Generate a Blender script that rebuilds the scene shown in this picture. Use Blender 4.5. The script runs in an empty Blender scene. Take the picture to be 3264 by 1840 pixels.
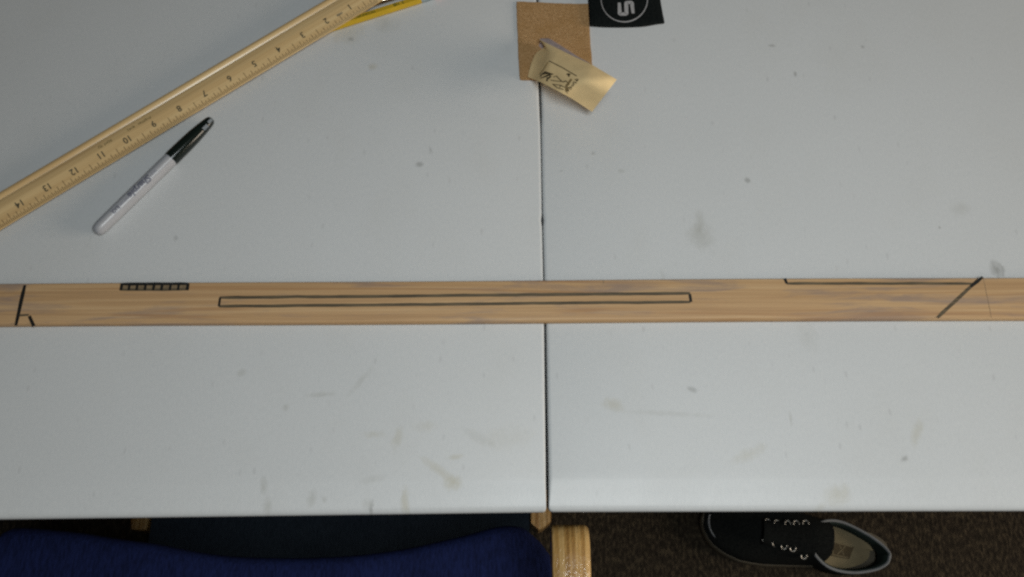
import bpy, bmesh, math, random
from mathutils import Vector, Matrix
random.seed(7)
sc = bpy.context.scene
COL = sc.collection

# ------------------------------------------------------------------ camera, light, exposure
TZ = 0.74                       # table-top height
CAMH = 0.678                    # camera above the table
TILT = math.radians(20.8)
HFOV = math.radians(60)
PW, PH = 3264.0, 1840.0
F = PW / 2 / math.tan(HFOV / 2)
cam_d = bpy.data.cameras.new('camera')
cam_d.angle = HFOV
cam_d.sensor_fit = 'HORIZONTAL'
cam_d.clip_start = 0.02
cam_d.clip_end = 60
cam = bpy.data.objects.new('camera', cam_d)
COL.objects.link(cam)
cam.location = (0, 0, TZ + CAMH)
cam.rotation_euler = (TILT, 0, 0)
sc.camera = cam

world = bpy.data.worlds.new('World')
sc.world = world
world.use_nodes = True
bg = world.node_tree.nodes['Background']
bg.inputs[0].default_value = (1.0, 0.96, 0.90, 1)
bg.inputs[1].default_value = 0.034

def area(name, loc, aim, sx, sy, power, col):
    d = bpy.data.lights.new(name, 'AREA')
    d.shape = 'RECTANGLE'; d.size = sx; d.size_y = sy
    d.energy = power; d.color = col
    o = bpy.data.objects.new(name, d); COL.objects.link(o)
    o.location = loc
    o.rotation_euler = (Vector(aim) - Vector(loc)).to_track_quat('-Z', 'Y').to_euler()
    return o
area('ceiling_panel_light', (0.20, -0.10, 1.85), (0.20, -0.10, 0), 0.34, 0.49, 8.9, (0.915, 0.985, 1.0))
area('window_light', (2.6, -0.10, 1.30), (0.0, 0.15, 0.75), 1.4, 0.9, 46, (1.0, 0.86, 0.70))

sc.view_settings.view_transform = 'Standard'
sc.view_settings.look = 'None'
sc.view_settings.exposure = 0.0
sc.view_settings.gamma = 1.0
sc.cycles.filter_width = 2.4
sc.cycles.use_denoising = False

# ------------------------------------------------------------------ helpers
cT, sT = math.cos(TILT), math.sin(TILT)
def P(px, py, z):
    """point at height z above the floor seen at photograph pixel (px, py)"""
    u = (px - PW / 2) / F; v = (py - PH / 2) / F
    k = (TZ + CAMH - z) / (cT + v * sT)
    return Vector((u * k, (sT - v * cT) * k, z))
def T(px, py, dz=0.0):
    return P(px, py, TZ + dz)

def tag(o, label, cat, group=None):
    o['label'] = label; o['category'] = cat
    if group: o['group'] = group
    return o
def thing(name, label, cat, m=None, group=None):
    o = bpy.data.objects.new(name, None); COL.objects.link(o)
    o.empty_display_size = 0.03
    if m is not None: o.matrix_world = m
    return tag(o, label, cat, group)
def frame(origin, ex, up=(0, 0, 1)):
    ex = Vector(ex).normalized(); up = Vector(up)
    ey = up.cross(ex).normalized(); ez = ex.cross(ey)
    return Matrix(((ex.x, ey.x, ez.x, origin[0]), (ex.y, ey.y, ez.y, origin[1]), (ex.z, ey.z, ez.z, origin[2]), (0, 0, 0, 1)))
def mesh(name, vs, fs, mat, parent=None, world_space=False, smooth=False, label=None, mats=None, fmat=None, fix=True):
    """one mesh object; vertices in the parent's frame, or in world space"""
    me = bpy.data.meshes.new(name)
    if world_space and parent is not None:
        top = parent; chain = Matrix()
        while top is not None:
            chain = top.matrix_basis @ chain; top = top.parent
        inv = chain.inverted()
        vs = [inv @ Vector(v) for v in vs]
    me.from_pydata([tuple(v) for v in vs], [], fs)
    if mats:
        for m_ in mats: me.materials.append(m_)
        for p_, i in zip(me.polygons, fmat): p_.material_index = i
    else:
        me.materials.append(mat)
    if fix:
        bm = bmesh.new(); bm.from_mesh(me)
        bmesh.ops.recalc_face_normals(bm, faces=bm.faces)
        bm.to_mesh(me); bm.free()
    if smooth:
        for p_ in me.polygons: p_.use_smooth = True
    me.update()
    o = bpy.data.objects.new(name, me); COL.objects.link(o)
    if parent is not None: o.parent = parent
    if label: o['label'] = label
    return o
def flat_smooth(o, ang=40):
    me = o.data
    for p_ in me.polygons: p_.use_smooth = True
    me.set_sharp_from_angle(angle=math.radians(ang))
    return o

def grid_faces(nr, ncol, close_c=False, close_r=False, off=0):
    fs = []
    for i in range(nr if close_r else nr - 1):
        for j in range(ncol if close_c else ncol - 1):
            a = off + i * ncol + j; b = off + i * ncol + (j + 1) % ncol
            c = off + ((i + 1) % nr) * ncol + (j + 1) % ncol; d = off + ((i + 1) % nr) * ncol + j
            fs.append((a, b, c, d))
    return fs
def box(lo, hi):
    x0, y0, z0 = lo; x1, y1, z1 = hi
    v = [(x0, y0, z0), (x1, y0, z0), (x1, y1, z0), (x0, y1, z0), (x0, y0, z1), (x1, y0, z1), (x1, y1, z1), (x0, y1, z1)]
    f = [(0, 3, 2, 1), (4, 5, 6, 7), (0, 1, 5, 4), (1, 2, 6, 5), (2, 3, 7, 6), (3, 0, 4, 7)]
    return v, f
def join(parts):
    V, Fc = [], []
    for v, f in parts:
        o = len(V); V += list(v); Fc += [tuple(i + o for i in q) for q in f]
    return V, Fc
def lathe_x(profile, n=28):
    """profile [(x, r)] turned about the X axis"""
    vs, fs = [], []
    for x, r in profile:
        for k in range(n):
            a = 2 * math.pi * k / n
            vs.append((x, r * math.cos(a), r * math.sin(a)))
    fs = grid_faces(len(profile), n, close_c=True)
    fs.append(tuple(range(n))); fs.append(tuple((len(profile) - 1) * n + k for k in range(n)))
    return vs, fs
def tube(path, r, n=10, closed=False):
    vs = []; m = len(path); path = [Vector(p) for p in path]
    up = Vector((0, 0, 1))
    for i in range(m):
        a = path[(i - 1) % m] if (closed or i > 0) else path[i]
        b = path[(i + 1) % m] if (closed or i < m - 1) else path[i]
        t = (b - a).normalized()
        s = t.cross(up)
        if s.length < 1e-4: s = Vector((1, 0, 0))
        s.normalize(); w = s.cross(t)
        rr = r[i] if isinstance(r, (list, tuple)) else r
        for k in range(n):
            an = 2 * math.pi * k / n
            vs.append(path[i] + s * rr * math.cos(an) + w * rr * math.sin(an))
    fs = grid_faces(m, n, close_c=True, close_r=closed)
    if not closed:
        fs.append(tuple(range(n))); fs.append(tuple((m - 1) * n + k for k in range(n)))
    return vs, fs
def catmull(pts, n=6, closed=False):
    pts = [Vector(p) for p in pts]; m = len(pts); out = []
    rng = range(m) if closed else range(m - 1)
    for i in rng:
        p1, p2 = pts[i], pts[(i + 1) % m]
        p0 = pts[(i - 1) % m] if (closed or i > 0) else p1 * 2 - p2
        p3 = pts[(i + 2) % m] if (closed or i + 2 < m) else p2 * 2 - p1
        for k in range(n):
            t = k / n
            out.append(0.5 * ((2 * p1) + (p2 - p0) * t + (2 * p0 - 5 * p1 + 4 * p2 - p3) * t * t + (3 * p1 - p0 - 3 * p2 + p3) * t ** 3))
    if not closed: out.append(pts[-1])
    return out
def stroke(pts, w, h, wob=0.0, w1=None):
    """a flat inked line of width w and thickness h along world points (all on one plane), rounded ends"""
    pts = [Vector(p) for p in pts]
    fine = []
    for a, b in zip(pts[:-1], pts[1:]):
        n = max(1, int((b - a).length / 0.006))
        for k in range(n): fine.append(a.lerp(b, k / n))
    fine.append(pts[-1])
    L, R = [], []
    m = len(fine)
    for i, p in enumerate(fine):
        a = fine[max(i - 1, 0)]; b = fine[min(i + 1, m - 1)]
        t = (b - a); t.z = 0; t.normalize()
        s = Vector((-t.y, t.x, 0))
        ww = w if w1 is None else w + (w1 - w) * i / (m - 1)
        ww *= 1 + random.uniform(-wob, wob)
        if i in (0, m - 1): ww *= 0.75
        j = s * random.uniform(-wob, wob) * w * 0.4
        L.append(p + s * ww / 2 + j); R.append(p - s * ww / 2 + j)
    up = Vector((0, 0, h))
    vs = [];
    for l, r in zip(L, R): vs += [l, l + up, r + up, r]
    fs = grid_faces(m, 4, close_c=True)
    fs += [(0, 1, 2, 3), tuple((m - 1) * 4 + k for k in range(4))]
    return vs, fs
def text_mesh(s, size, depth=0.00005, bold=0.0, shear=0.0):
    c = bpy.data.curves.new('t', 'FONT'); c.body = s; c.size = size
    c.align_x = 'CENTER'; c.align_y = 'CENTER'; c.extrude = depth; c.offset = bold; c.shear = shear
    c.resolution_u = 3
    o = bpy.data.objects.new('t', c); COL.objects.link(o)
    dg = bpy.context.evaluated_depsgraph_get(); dg.update()
    me = bpy.data.meshes.new_from_object(o.evaluated_get(dg))
    vs = [v.co.copy() for v in me.vertices]; fs = [tuple(p.vertices) for p in me.polygons]
    bpy.data.objects.remove(o); bpy.data.curves.remove(c); bpy.data.meshes.remove(me)
    return vs, fs

# ------------------------------------------------------------------ materials
class NT:
    def __init__(s, name):
        s.m = bpy.data.materials.new(name); s.m.use_nodes = True
        s.t = s.m.node_tree; s.b = s.t.nodes['Principled BSDF']
    def n(s, kind, **kw):
        x = s.t.nodes.new(kind)
        for k, v in kw.items(): setattr(x, k, v)
        return x
    def l(s, a, b): s.t.links.new(a, b)
    def val(s, sock, v):
        if hasattr(v, 'is_output'): s.l(v, sock)
        else: sock.default_value = v
    def obj(s): 
        if not hasattr(s, '_o'): s._o = s.n('ShaderNodeTexCoord').outputs['Object']
        return s._o
    def geo(s):
        if not hasattr(s, '_g'): s._g = s.n('ShaderNodeNewGeometry').outputs['Position']
        return s._g
    def mapping(s, vec, loc=(0, 0, 0), rot=(0, 0, 0), scale=(1, 1, 1), kind='POINT'):
        x = s.n('ShaderNodeMapping', vector_type=kind)
        s.l(vec, x.inputs[0]); x.inputs[1].default_value = loc; x.inputs[2].default_value = rot; x.inputs[3].default_value = scale
        return x.outputs[0]
    def noise(s, vec, scale=5, detail=3, rough=0.5, dist=0.0):
        x = s.n('ShaderNodeTexNoise'); s.l(vec, x.inputs['Vector'])
        x.inputs['Scale'].default_value = scale; x.inputs['Detail'].default_value = detail
        x.inputs['Roughness'].default_value = rough; x.inputs['Distortion'].default_value = dist
        return x.outputs['Fac']
    def ramp(s, fac, stops, interp='LINEAR'):
        x = s.n('ShaderNodeValToRGB'); s.l(fac, x.inputs[0]); cr = x.color_ramp; cr.interpolation = interp
        while len(cr.elements) < len(stops): cr.elements.new(0.5)
        for e, (p, c) in zip(cr.elements, stops):
            e.position = p; e.color = (c, c, c, 1) if isinstance(c, (int, float)) else (*c, 1)
        return x.outputs[0]
    def math(s, op, a, b=0.0, clamp=False):
        x = s.n('ShaderNodeMath', operation=op); x.use_clamp = clamp
        s.val(x.inputs[0], a); s.val(x.inputs[1], b); return x.outputs[0]
    def mix(s, fac, a, b, mode='MIX'):
        x = s.n('ShaderNodeMix', data_type='RGBA', blend_type=mode)
        s.val(x.inputs[0], fac)
        for k, v in ((6, a), (7, b)):
            if isinstance(v, tuple): x.inputs[k].default_value = (*v, 1)
            else: s.l(v, x.inputs[k])
        return x.outputs[2]
    def bump(s, h, strength=0.2, dist=0.001):
        x = s.n('ShaderNodeBump'); s.l(h, x.inputs['Height']); x.inputs['Strength'].default_value = strength
        x.inputs['Distance'].default_value = dist; s.l(x.outputs[0], s.b.inputs['Normal'])
    def out(s, col, rough=0.5, spec=0.5, metal=0.0):
        if isinstance(col, tuple): s.b.inputs['Base Color'].default_value = (*col, 1)
        else: s.l(col, s.b.inputs['Base Color'])
        s.val(s.b.inputs['Roughness'], rough)
        s.b.inputs['Specular IOR Level'].default_value = spec
        s.b.inputs['Metallic'].default_value = metal
        return s.m

def plain(name, col, rough=0.5, spec=0.5, metal=0.0, var=0.12, scale=60, bump=0.0):
    t = NT(name); f = t.noise(t.obj(), scale, 4)
    c0 = tuple(c * (1 - var) for c in col); c1 = tuple(c * (1 + var) for c in col)
    if bump: t.bump(t.noise(t.obj(), scale * 6, 3), bump, 0.0006)
    return t.out(t.ramp(f, [(0.3, c0), (0.7, c1)]), rough, spec, metal)

def table_mat(side):
    t = NT('white_blow_moulded_plastic'); g = t.geo()
    base = t.ramp(t.noise(g, 3.0, 4), [(0.3, (0.560, 0.570, 0.570)), (0.7, (0.595, 0.605, 0.607))])
    dirt = t.ramp(t.noise(t.mapping(g, scale=(1, 0.6, 1)), 22, 5, 0.6), [(0.52, 0.0), (0.8, 1.0)])
    base = t.mix(t.math('MULTIPLY', dirt, 0.10), base, (0.42, 0.40, 0.34))
    pebble = t.noise(t.mapping(g, rot=(0, 0, -.1), scale=(620, 240, 300)), 1.0, 3, 0.7)
    base = t.mix(t.ramp(pebble, [(0.35, 0.13), (0.62, 0.0)]), base, (0.36, 0.37, 0.38))
    # pinprick flecks and short scuffs
    v = t.n('ShaderNodeTexVoronoi'); t.l(t.mapping(g, rot=(0, 0, 0.15), scale=(1, 0.42, 1)), v.inputs['Vector']); v.inputs['Scale'].default_value = 120
    pick = t.n('ShaderNodeSeparateColor'); t.l(v.outputs['Color'], pick.inputs[0])
    on = t.math('GREATER_THAN', pick.outputs[0], 0.62)
    dot = t.ramp(v.outputs['Distance'], [(0.07, 1.0), (0.19, 0.0)])
    fl = t.math('MULTIPLY', t.math('MULTIPLY', on, dot), t.math('MULTIPLY', pick.outputs[1], 0.20))
    base = t.mix(fl, base, (0.24, 0.23, 0.23))
    wob = t.noise(t.mapping(g, rot=(0, 0, .3), scale=(1.25, .8, 1)), 95, 6, 0.75, 0.6)
    wobv = t.math('SUBTRACT', wob, 0.5)
    for (x, y, rx, ry, ang, st, col) in STAINS:
        if (x < 1735) != (side < 0): continue
        c = T(x, y); px = (T(x + 10, y) - T(x - 10, y)).length / 20
        step = t.n('ShaderNodeVectorMath', operation='MULTIPLY_ADD')   # evaluate the marks one after another
        t.l(base, step.inputs[0]); step.inputs[1].default_value = (1e-9, 1e-9, 1e-9); t.l(g, step.inputs[2])
        m = t.mapping(step.outputs[0], loc=c, rot=(0, 0, math.radians(ang)), scale=(rx * px, ry * px, 0.02), kind='TEXTURE')
        s = t.n('ShaderNodeTexGradient', gradient_type='SPHERICAL'); t.l(m, s.inputs[0])
        f = t.math('ADD', s.outputs['Fac'], t.math('MULTIPLY', wobv, 1.9))
        f = t.ramp(f, [(0.16, 0.0), (0.85, 1.0)])
        # clipped by the stain's own ellipse so the noise cannot leak over the whole table
        f = t.math('MULTIPLY', f, t.ramp(s.outputs['Fac'], [(0.0, 0.0), (0.4, 1.0)]))
        base = t.mix(t.math('MULTIPLY', f, st * .78), base, col)
    t.bump(t.noise(g, 900, 2, 0.6), 0.10, 0.0004)
    return t.out(base, t.ramp(t.noise(g, 14, 3), [(0.3, 0.42), (0.7, 0.48)]), 0.55)
GR, YE, DK = (0.31, 0.305, 0.26), (0.38, 0.34, 0.22), (0.19, 0.19, 0.175)
STAINS = [
 (2232, 752, 62, 66, 0, .42, GR), (2228, 705, 26, 60, 0, .35, GR), (3178, 860, 34, 46, 10, .75, DK), (1955, 1290, 62, 30, -12, .42, YE), (2120, 1318, 230, 14, -3, .22, GR),
 (1112, 108, 80, 60, 20, .28, YE), (1118, 125, 15, 12, 0, .6, DK), (1232, 80, 60, 45, 0, .30, GR), (1190, 212, 28, 22, 0, .45, YE),
 (1337, 524, 20, 16, 0, .6, DK), (1373, 478, 8, 30, 20, .4, DK), (1025, 1258, 70, 13, 4, .34, GR), (1150, 1215, 90, 16, 52, .26, GR), (910, 1300, 18, 18, 0, .4, GR),
 (770, 1189, 24, 20, 20, .34, GR), (1265, 1400, 26, 62, -12, .32, YE), (1190, 1385, 52, 22, 0, .30, YE), (1400, 1500, 125, 22, -34, .38, YE),
 (1442, 1540, 46, 40, 20, .55, YE), (1452, 1457, 40, 14, 8, .40, YE), (1185, 1530, 70, 20, 12, .22, GR), (840, 1552, 20, 44, 5, .45, GR), (852, 1615, 22, 46, 4, .42, GR),
 (993, 1588, 24, 42, -8, .42, GR), (1033, 1592, 13, 18, 0, .4, GR), (1182, 1618, 13, 42, 0, .62, DK), (1175, 1606, 34, 26, 0, .32, GR), (1290, 1600, 24, 74, 4, .55, YE),
 (2390, 1448, 95, 32, 24, .30, YE), (2668, 1578, 66, 52, 20, .42, YE), (2620, 1616, 40, 18, 40, .25, YE), (2922, 1380, 24, 78, -24, .34, YE), (2882, 1462, 22, 13, 30, .6, DK),
 (2520, 1335, 9, 44, 0, .42, GR), (2206, 1242, 24, 14, -25, .5, DK), (2460, 146, 16, 9, 0, .5, DK), (2535, 236, 9, 15, 0, .6, DK), (2382, 575, 14, 17, 20, .6, DK),
 (2750, 150, 10, 10, 0, .5, DK), (1790, 545, 9, 6, 0, .4, DK), (2995, 726, 8, 10, 0, .5, DK), (3060, 665, 50, 40, 10, .25, GR), (2575, 1070, 45, 90, 10, .18, GR), (1355, 1360, 60, 30, 0, .2, YE),
 (2115, 890, 12, 60, 10, .25, GR), (1890, 490, 14, 12, 0, .4, DK), (1980, 545, 16, 12, 0, .35, GR), (560, 760, 12, 16, 0, .35, DK), (1620, 1395, 130, 60, 10, .14, YE), (1525, 1395, 90, 26, -30, .22, GR),
]
M_table = {-1: table_mat(-1), 1: table_mat(1)}
M_table_leg = plain('grey_painted_steel', (0.22, 0.23, 0.24), 0.4, 0.5, 0.6)

def wood(name, dark, mid, light, along=5, across=150, rough=0.5, spec=0.4, patch=None, streak=None, bump=0.08):
    """grain runs along local X"""
    t = NT(name); o = t.obj()
    g1 = t.noise(t.mapping(o, scale=(along, across, across)), 1.0, 5, 0.6, 0.3)
    g2 = t.noise(t.mapping(o, scale=(along * 3.2, across * 5, across * 5)), 1.0, 3, 0.6)
    f = t.math('ADD', t.math('MULTIPLY', g1, 0.72), t.math('MULTIPLY', g2, 0.28))
    c = t.ramp(f, [(0.34, dark), (0.5, mid), (0.66, light)])
    if patch:
        p = t.ramp(t.noise(t.mapping(o, loc=(1.3, 0, 0), scale=(9, 85, 30)), 1.0, 4, 0.65, 0.5), [(0.50, 0.0), (0.64, 1.0)])
        c = t.mix(t.math('MULTIPLY', p, patch[1]), c, patch[0])
    if streak:
        p = t.ramp(t.noise(t.mapping(o, loc=(4.1, 2, 0), scale=(3.2, 120, 30)), 1.0, 3, 0.5, 1.2), [(0.56, 0.0), (0.66, 1.0)])
        c = t.mix(t.math('MULTIPLY', p, streak[1]), c, streak[0])
    t.bump(g2, bump, 0.0005)
    return t.out(c, rough, spec)
M_plank = wood('rubbed_walnut_toned_lath', (0.39, 0.235, 0.118), (0.485, 0.305, 0.155), (0.57, 0.385, 0.21), 4, 300, 0.55, 0.3,
               patch=((0.25, 0.19, 0.165), 0.68), streak=((0.36, 0.19, 0.085), 0.55))
M_ruler = wood('varnished_maple', (0.45, 0.295, 0.135), (0.57, 0.40, 0.195), (0.65, 0.48, 0.25), 4, 220, 0.27, 0.5, streak=((0.40, 0.26, 0.10), 0.4), bump=0.05)
M_ply = NT('laminated_beech')
def _ply():
    t = M_ply; o = t.obj()
    lay = t.noise(t.mapping(o, scale=(210, 2.5, 2.5)), 1.0, 3, 0.55)
    c = t.ramp(lay, [(0.36, (0.26, 0.125, 0.032)), (0.5, (0.47, 0.27, 0.085)), (0.63, (0.64, 0.42, 0.18))])
    pore = t.noise(t.mapping(o, scale=(420, 110, 110)), 1.0, 2, 0.6)
    pk = t.ramp(pore, [(0.42, 0.0), (0.62, 1.0)])
    t.bump(pk, 0.55, 0.0006)
    t.b.inputs['Coat Weight'].default_value = 0.8; t.b.inputs['Coat Roughness'].default_value = 0.06
    cn = t.n('ShaderNodeBump'); t.l(pk, cn.inputs['Height']); cn.inputs['Strength'].default_value = 0.35; cn.inputs['Distance'].default_value = 0.0006
    t.l(cn.outputs[0], t.b.inputs['Coat Normal'])
    return t.out(c, 0.35, 0.4)
M_ply = _ply()

M_ink = plain('black_marker_ink', (0.012, 0.012, 0.011), 0.5, 0.3)
def inkline():
    t = NT('rubbed_black_ink'); n = t.noise(t.mapping(t.obj(), scale=(30, 700, 1)), 1.0, 3, 0.6)
    return t.out(t.ramp(n, [(0.36, (0.055, 0.045, 0.030)), (0.66, (0.15, 0.112, 0.066))]), 0.55, 0.3)
M_ink_thin = inkline()
M_ladder = plain('smeared_ink_wash', (0.20, 0.145, 0.085), 0.6, 0.2, var=0.25, scale=300)
M_pencil_line = plain('graphite_line', (0.20, 0.14, 0.09), 0.6, 0.2)
M_print = plain('black_ruler_print', (0.06, 0.054, 0.034), 0.5, 0.3, var=0.4, scale=900)
M_tick = plain('brown_black_tick_print', (0.15, 0.10, 0.045), 0.5, 0.3, var=0.3, scale=500)
M_tiny = plain('faded_olive_print', (0.17, 0.125, 0.05), 0.5, 0.3, var=0.3, scale=900)
M_smudge = plain('grey_smudge', (0.30, 0.24, 0.15), 0.6, 0.2, var=0.25, scale=400)
M_cap = plain('glossy_black_plastic', (0.005, 0.009, 0.007), 0.16, 0.4)
M_clip = plain('scuffed_black_plastic', (0.008, 0.010, 0.010), 0.36, 0.4)
M_barrel = plain('pale_grey_plastic', (0.335, 0.34, 0.36), 0.30, 0.45, var=0.03)
M_bprint = plain('grey_barrel_print', (0.13, 0.135, 0.17), 0.4, 0.3, var=0.2, scale=800)
M_bprint2 = plain('pale_barrel_print', (0.22, 0.225, 0.27), 0.4, 0.3, var=0.2, scale=800)
M_yellow = plain('yellow_pencil_lacquer', (0.50, 0.32, 0.02), 0.35, 0.5, var=0.06)
M_green = plain('dark_green_foil_print', (0.05, 0.075, 0.012), 0.4, 0.4, var=0.3, scale=900)
M_rawwood = plain('cut_cedar', (0.45, 0.27, 0.13), 0.7, 0.2)
M_lead = plain('graphite', (0.05, 0.05, 0.055), 0.4, 0.4)
M_ferrule = plain('grey_green_tin_ferrule', (0.26, 0.32, 0.34), 0.5, 0.5, 0.2)
M_eraser = plain('pink_rubber', (0.55, 0.22, 0.2), 0.8, 0.2)
M_steel = plain('polished_steel', (0.62, 0.50, 0.38), 0.20, 0.5, 1.0, var=0.05)
M_carpet = NT('brown_loop_carpet')
def _carpet():
    t = M_carpet; g = t.geo()
    a = t.noise(t.mapping(g, scale=(210, 90, 100)), 1.0, 4, 0.7)
    b = t.noise(t.mapping(g, scale=(30, 8, 8)), 1.0, 3, 0.5)
    c = t.ramp(a, [(0.34, (0.009, 0.0075, 0.006)), (0.5, (0.030, 0.024, 0.017)), (0.66, (0.09, 0.070, 0.044))])
    c = t.mix(t.math('MULTIPLY', b, 0.5), c, (0.03, 0.022, 0.016))
    t.bump(a, 0.9, 0.004)
    return t.out(c, 0.95, 0.1)
M_carpet = _carpet()
def weave(name, c0, c1, sx=700, sy=160, rough=0.9, b=0.5):
    t = NT(name); g = t.geo()
    a = t.noise(t.mapping(g, scale=(sx, sy, sx)), 1.0, 3, 0.65)
    big = t.noise(g, 18, 3)
    c = t.ramp(t.math('ADD', t.math('MULTIPLY', a, 0.75), t.math('MULTIPLY', big, 0.25)), [(0.36, c0), (0.62, c1)])
    t.bump(a, b, 0.0012)
    m = t.out(c, rough, 0.15)
    return m
M_blue = weave('navy_blue_upholstery', (0.004, 0.007, 0.032), (0.010, 0.017, 0.074), 430, 100)
M_teal = weave('dark_slate_upholstery', (0.006, 0.011, 0.019), (0.014, 0.023, 0.036))
M_felt = weave('black_felt', (0.0015, 0.0030, 0.0030), (0.0055, 0.0075, 0.0075), 420, 420, 0.95, 0.6)
M_white_print = plain('grey_white_transfer_print', (0.34, 0.33, 0.33), 0.6, 0.3, var=0.18, scale=700)
def grit():
    t = NT('garnet_grit_paper'); g = t.geo()
    a = t.noise(g, 900, 3, 0.7); b = t.noise(g, 55, 4, 0.6)
    c = t.ramp(a, [(0.3, (0.20, 0.105, 0.035)), (0.5, (0.36, 0.205, 0.085)), (0.7, (0.54, 0.35, 0.18))])
    c = t.mix(t.ramp(b, [(0.45, 0.0), (0.75, 0.55)]), c, (0.30, 0.16, 0.05))
    t.bump(a, 0.6, 0.0005)
    return t.out(c, 0.85, 0.3)
M_grit = grit()
M_paper = plain('manila_backing_paper', (0.78, 0.575, 0.30), 0.92, 0.1, var=0.06, scale=90, bump=0.1)
M_paper_back = plain('mauve_grey_worn_grit', (0.40, 0.31, 0.29), 0.85, 0.2, var=0.15, scale=220, bump=0.3)
M_stamp = plain('black_stamp_ink', (0.055, 0.042, 0.022), 0.6, 0.2, var=0.3, scale=600)
M_stamp2 = plain('faint_stamp_ink', (0.20, 0.135, 0.055), 0.6, 0.2, var=0.3, scale=600)
M_suede = weave('black_suede', (0.004, 0.005, 0.005), (0.013, 0.014, 0.013), 300, 300, 0.95, 0.5)
M_sole = plain('tan_grey_rubber', (0.10, 0.085, 0.06), 0.7, 0.3, var=0.12)
M_pipe = plain('grey_white_piping', (0.18, 0.19, 0.20), 0.6, 0.3, var=0.1)
M_insole = plain('tan_leather_insole', (0.245, 0.195, 0.11), 0.7, 0.25, var=0.2, scale=30)
M_lining = plain('dark_green_lining', (0.024, 0.036, 0.032), 0.9, 0.1)
M_eyelet = plain('dull_nickel', (0.42, 0.40, 0.36), 0.35, 0.5, 0.7)
M_logo = plain('dark_insole_stamp', (0.085, 0.062, 0.032), 0.7, 0.2)
M_tread = plain('black_felt_pad', (0.02, 0.02, 0.02), 0.9, 0.1)

# ------------------------------------------------------------------ floor (setting)
fl = mesh('floor', [(-3, -3, 0), (3, -3, 0), (3, 3, 0), (-3, 3, 0)], [(0, 1, 2, 3)], M_carpet)
fl['kind'] = 'structure'

# ------------------------------------------------------------------ two folding tables, butted at a dark gap
FRONT_L, FRONT_R = (P(0, 1659, TZ - 0.010), P(1735, 1636, TZ - 0.010)), (P(1755, 1635, TZ - 0.010), P(3264, 1632, TZ - 0.010))
def lerp_y(pair, x):
    a, b = pair; return a.y + (b.y - a.y) * (x - a.x) / (b.x - a.x)
seam_px = [(1711, -40), (1715, 60), (1720, 250), (1724, 380), (1727, 560), (1729, 690), (1733, 860), (1738, 1040), (1741, 1250), (1744, 1450), (1746, 1635)]
seam = [T(*p) for p in seam_px]
gapw = [1.6, 1.6, 2.2, 2.4, .35, .30, .35, 1.5, 2.0, 2.1, 2.2, 2.2]
def seam_x(y):
    pts = sorted(seam, key=lambda p: p.y)
    if y <= pts[0].y: a, b = pts[0], pts[1]
    elif y >= pts[-1].y: a, b = pts[-2], pts[-1]
    else:
        for a, b in zip(pts[:-1], pts[1:]):
            if a.y <= y <= b.y: break
    return a.x + (b.x - a.x) * (y - a.y) / (b.y - a.y)
def gap_at(y):
    key = [(T(0, 1640).y, 2.0), (T(0, 1250).y, 1.7), (T(0, 1040).y, 1.5), (T(0, 900).y, 0.7), (T(0, 760).y, 0.5), (T(0, 722).y, 0.5), (T(0, 715).y, 1.9),
           (T(0, 690).y, 1.9), (T(0, 682).y, 0.5), (T(0, 560).y, 0.45), (T(0, 400).y, 0.6), (T(0, 370).y, 1.5), (T(0, 250).y, 2.0), (T(0, 40).y, 1.4), (2.0, 1.4)]
    if y <= key[0][0]: return key[0][1] / 1000
    for (a, ga), (b, gb) in zip(key[:-1], key[1:]):
        if a <= y <= b: return (ga + (gb - ga) * (y - a) / (b - a)) / 1000
    return 0.0014
DEPTH = 0.76
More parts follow.
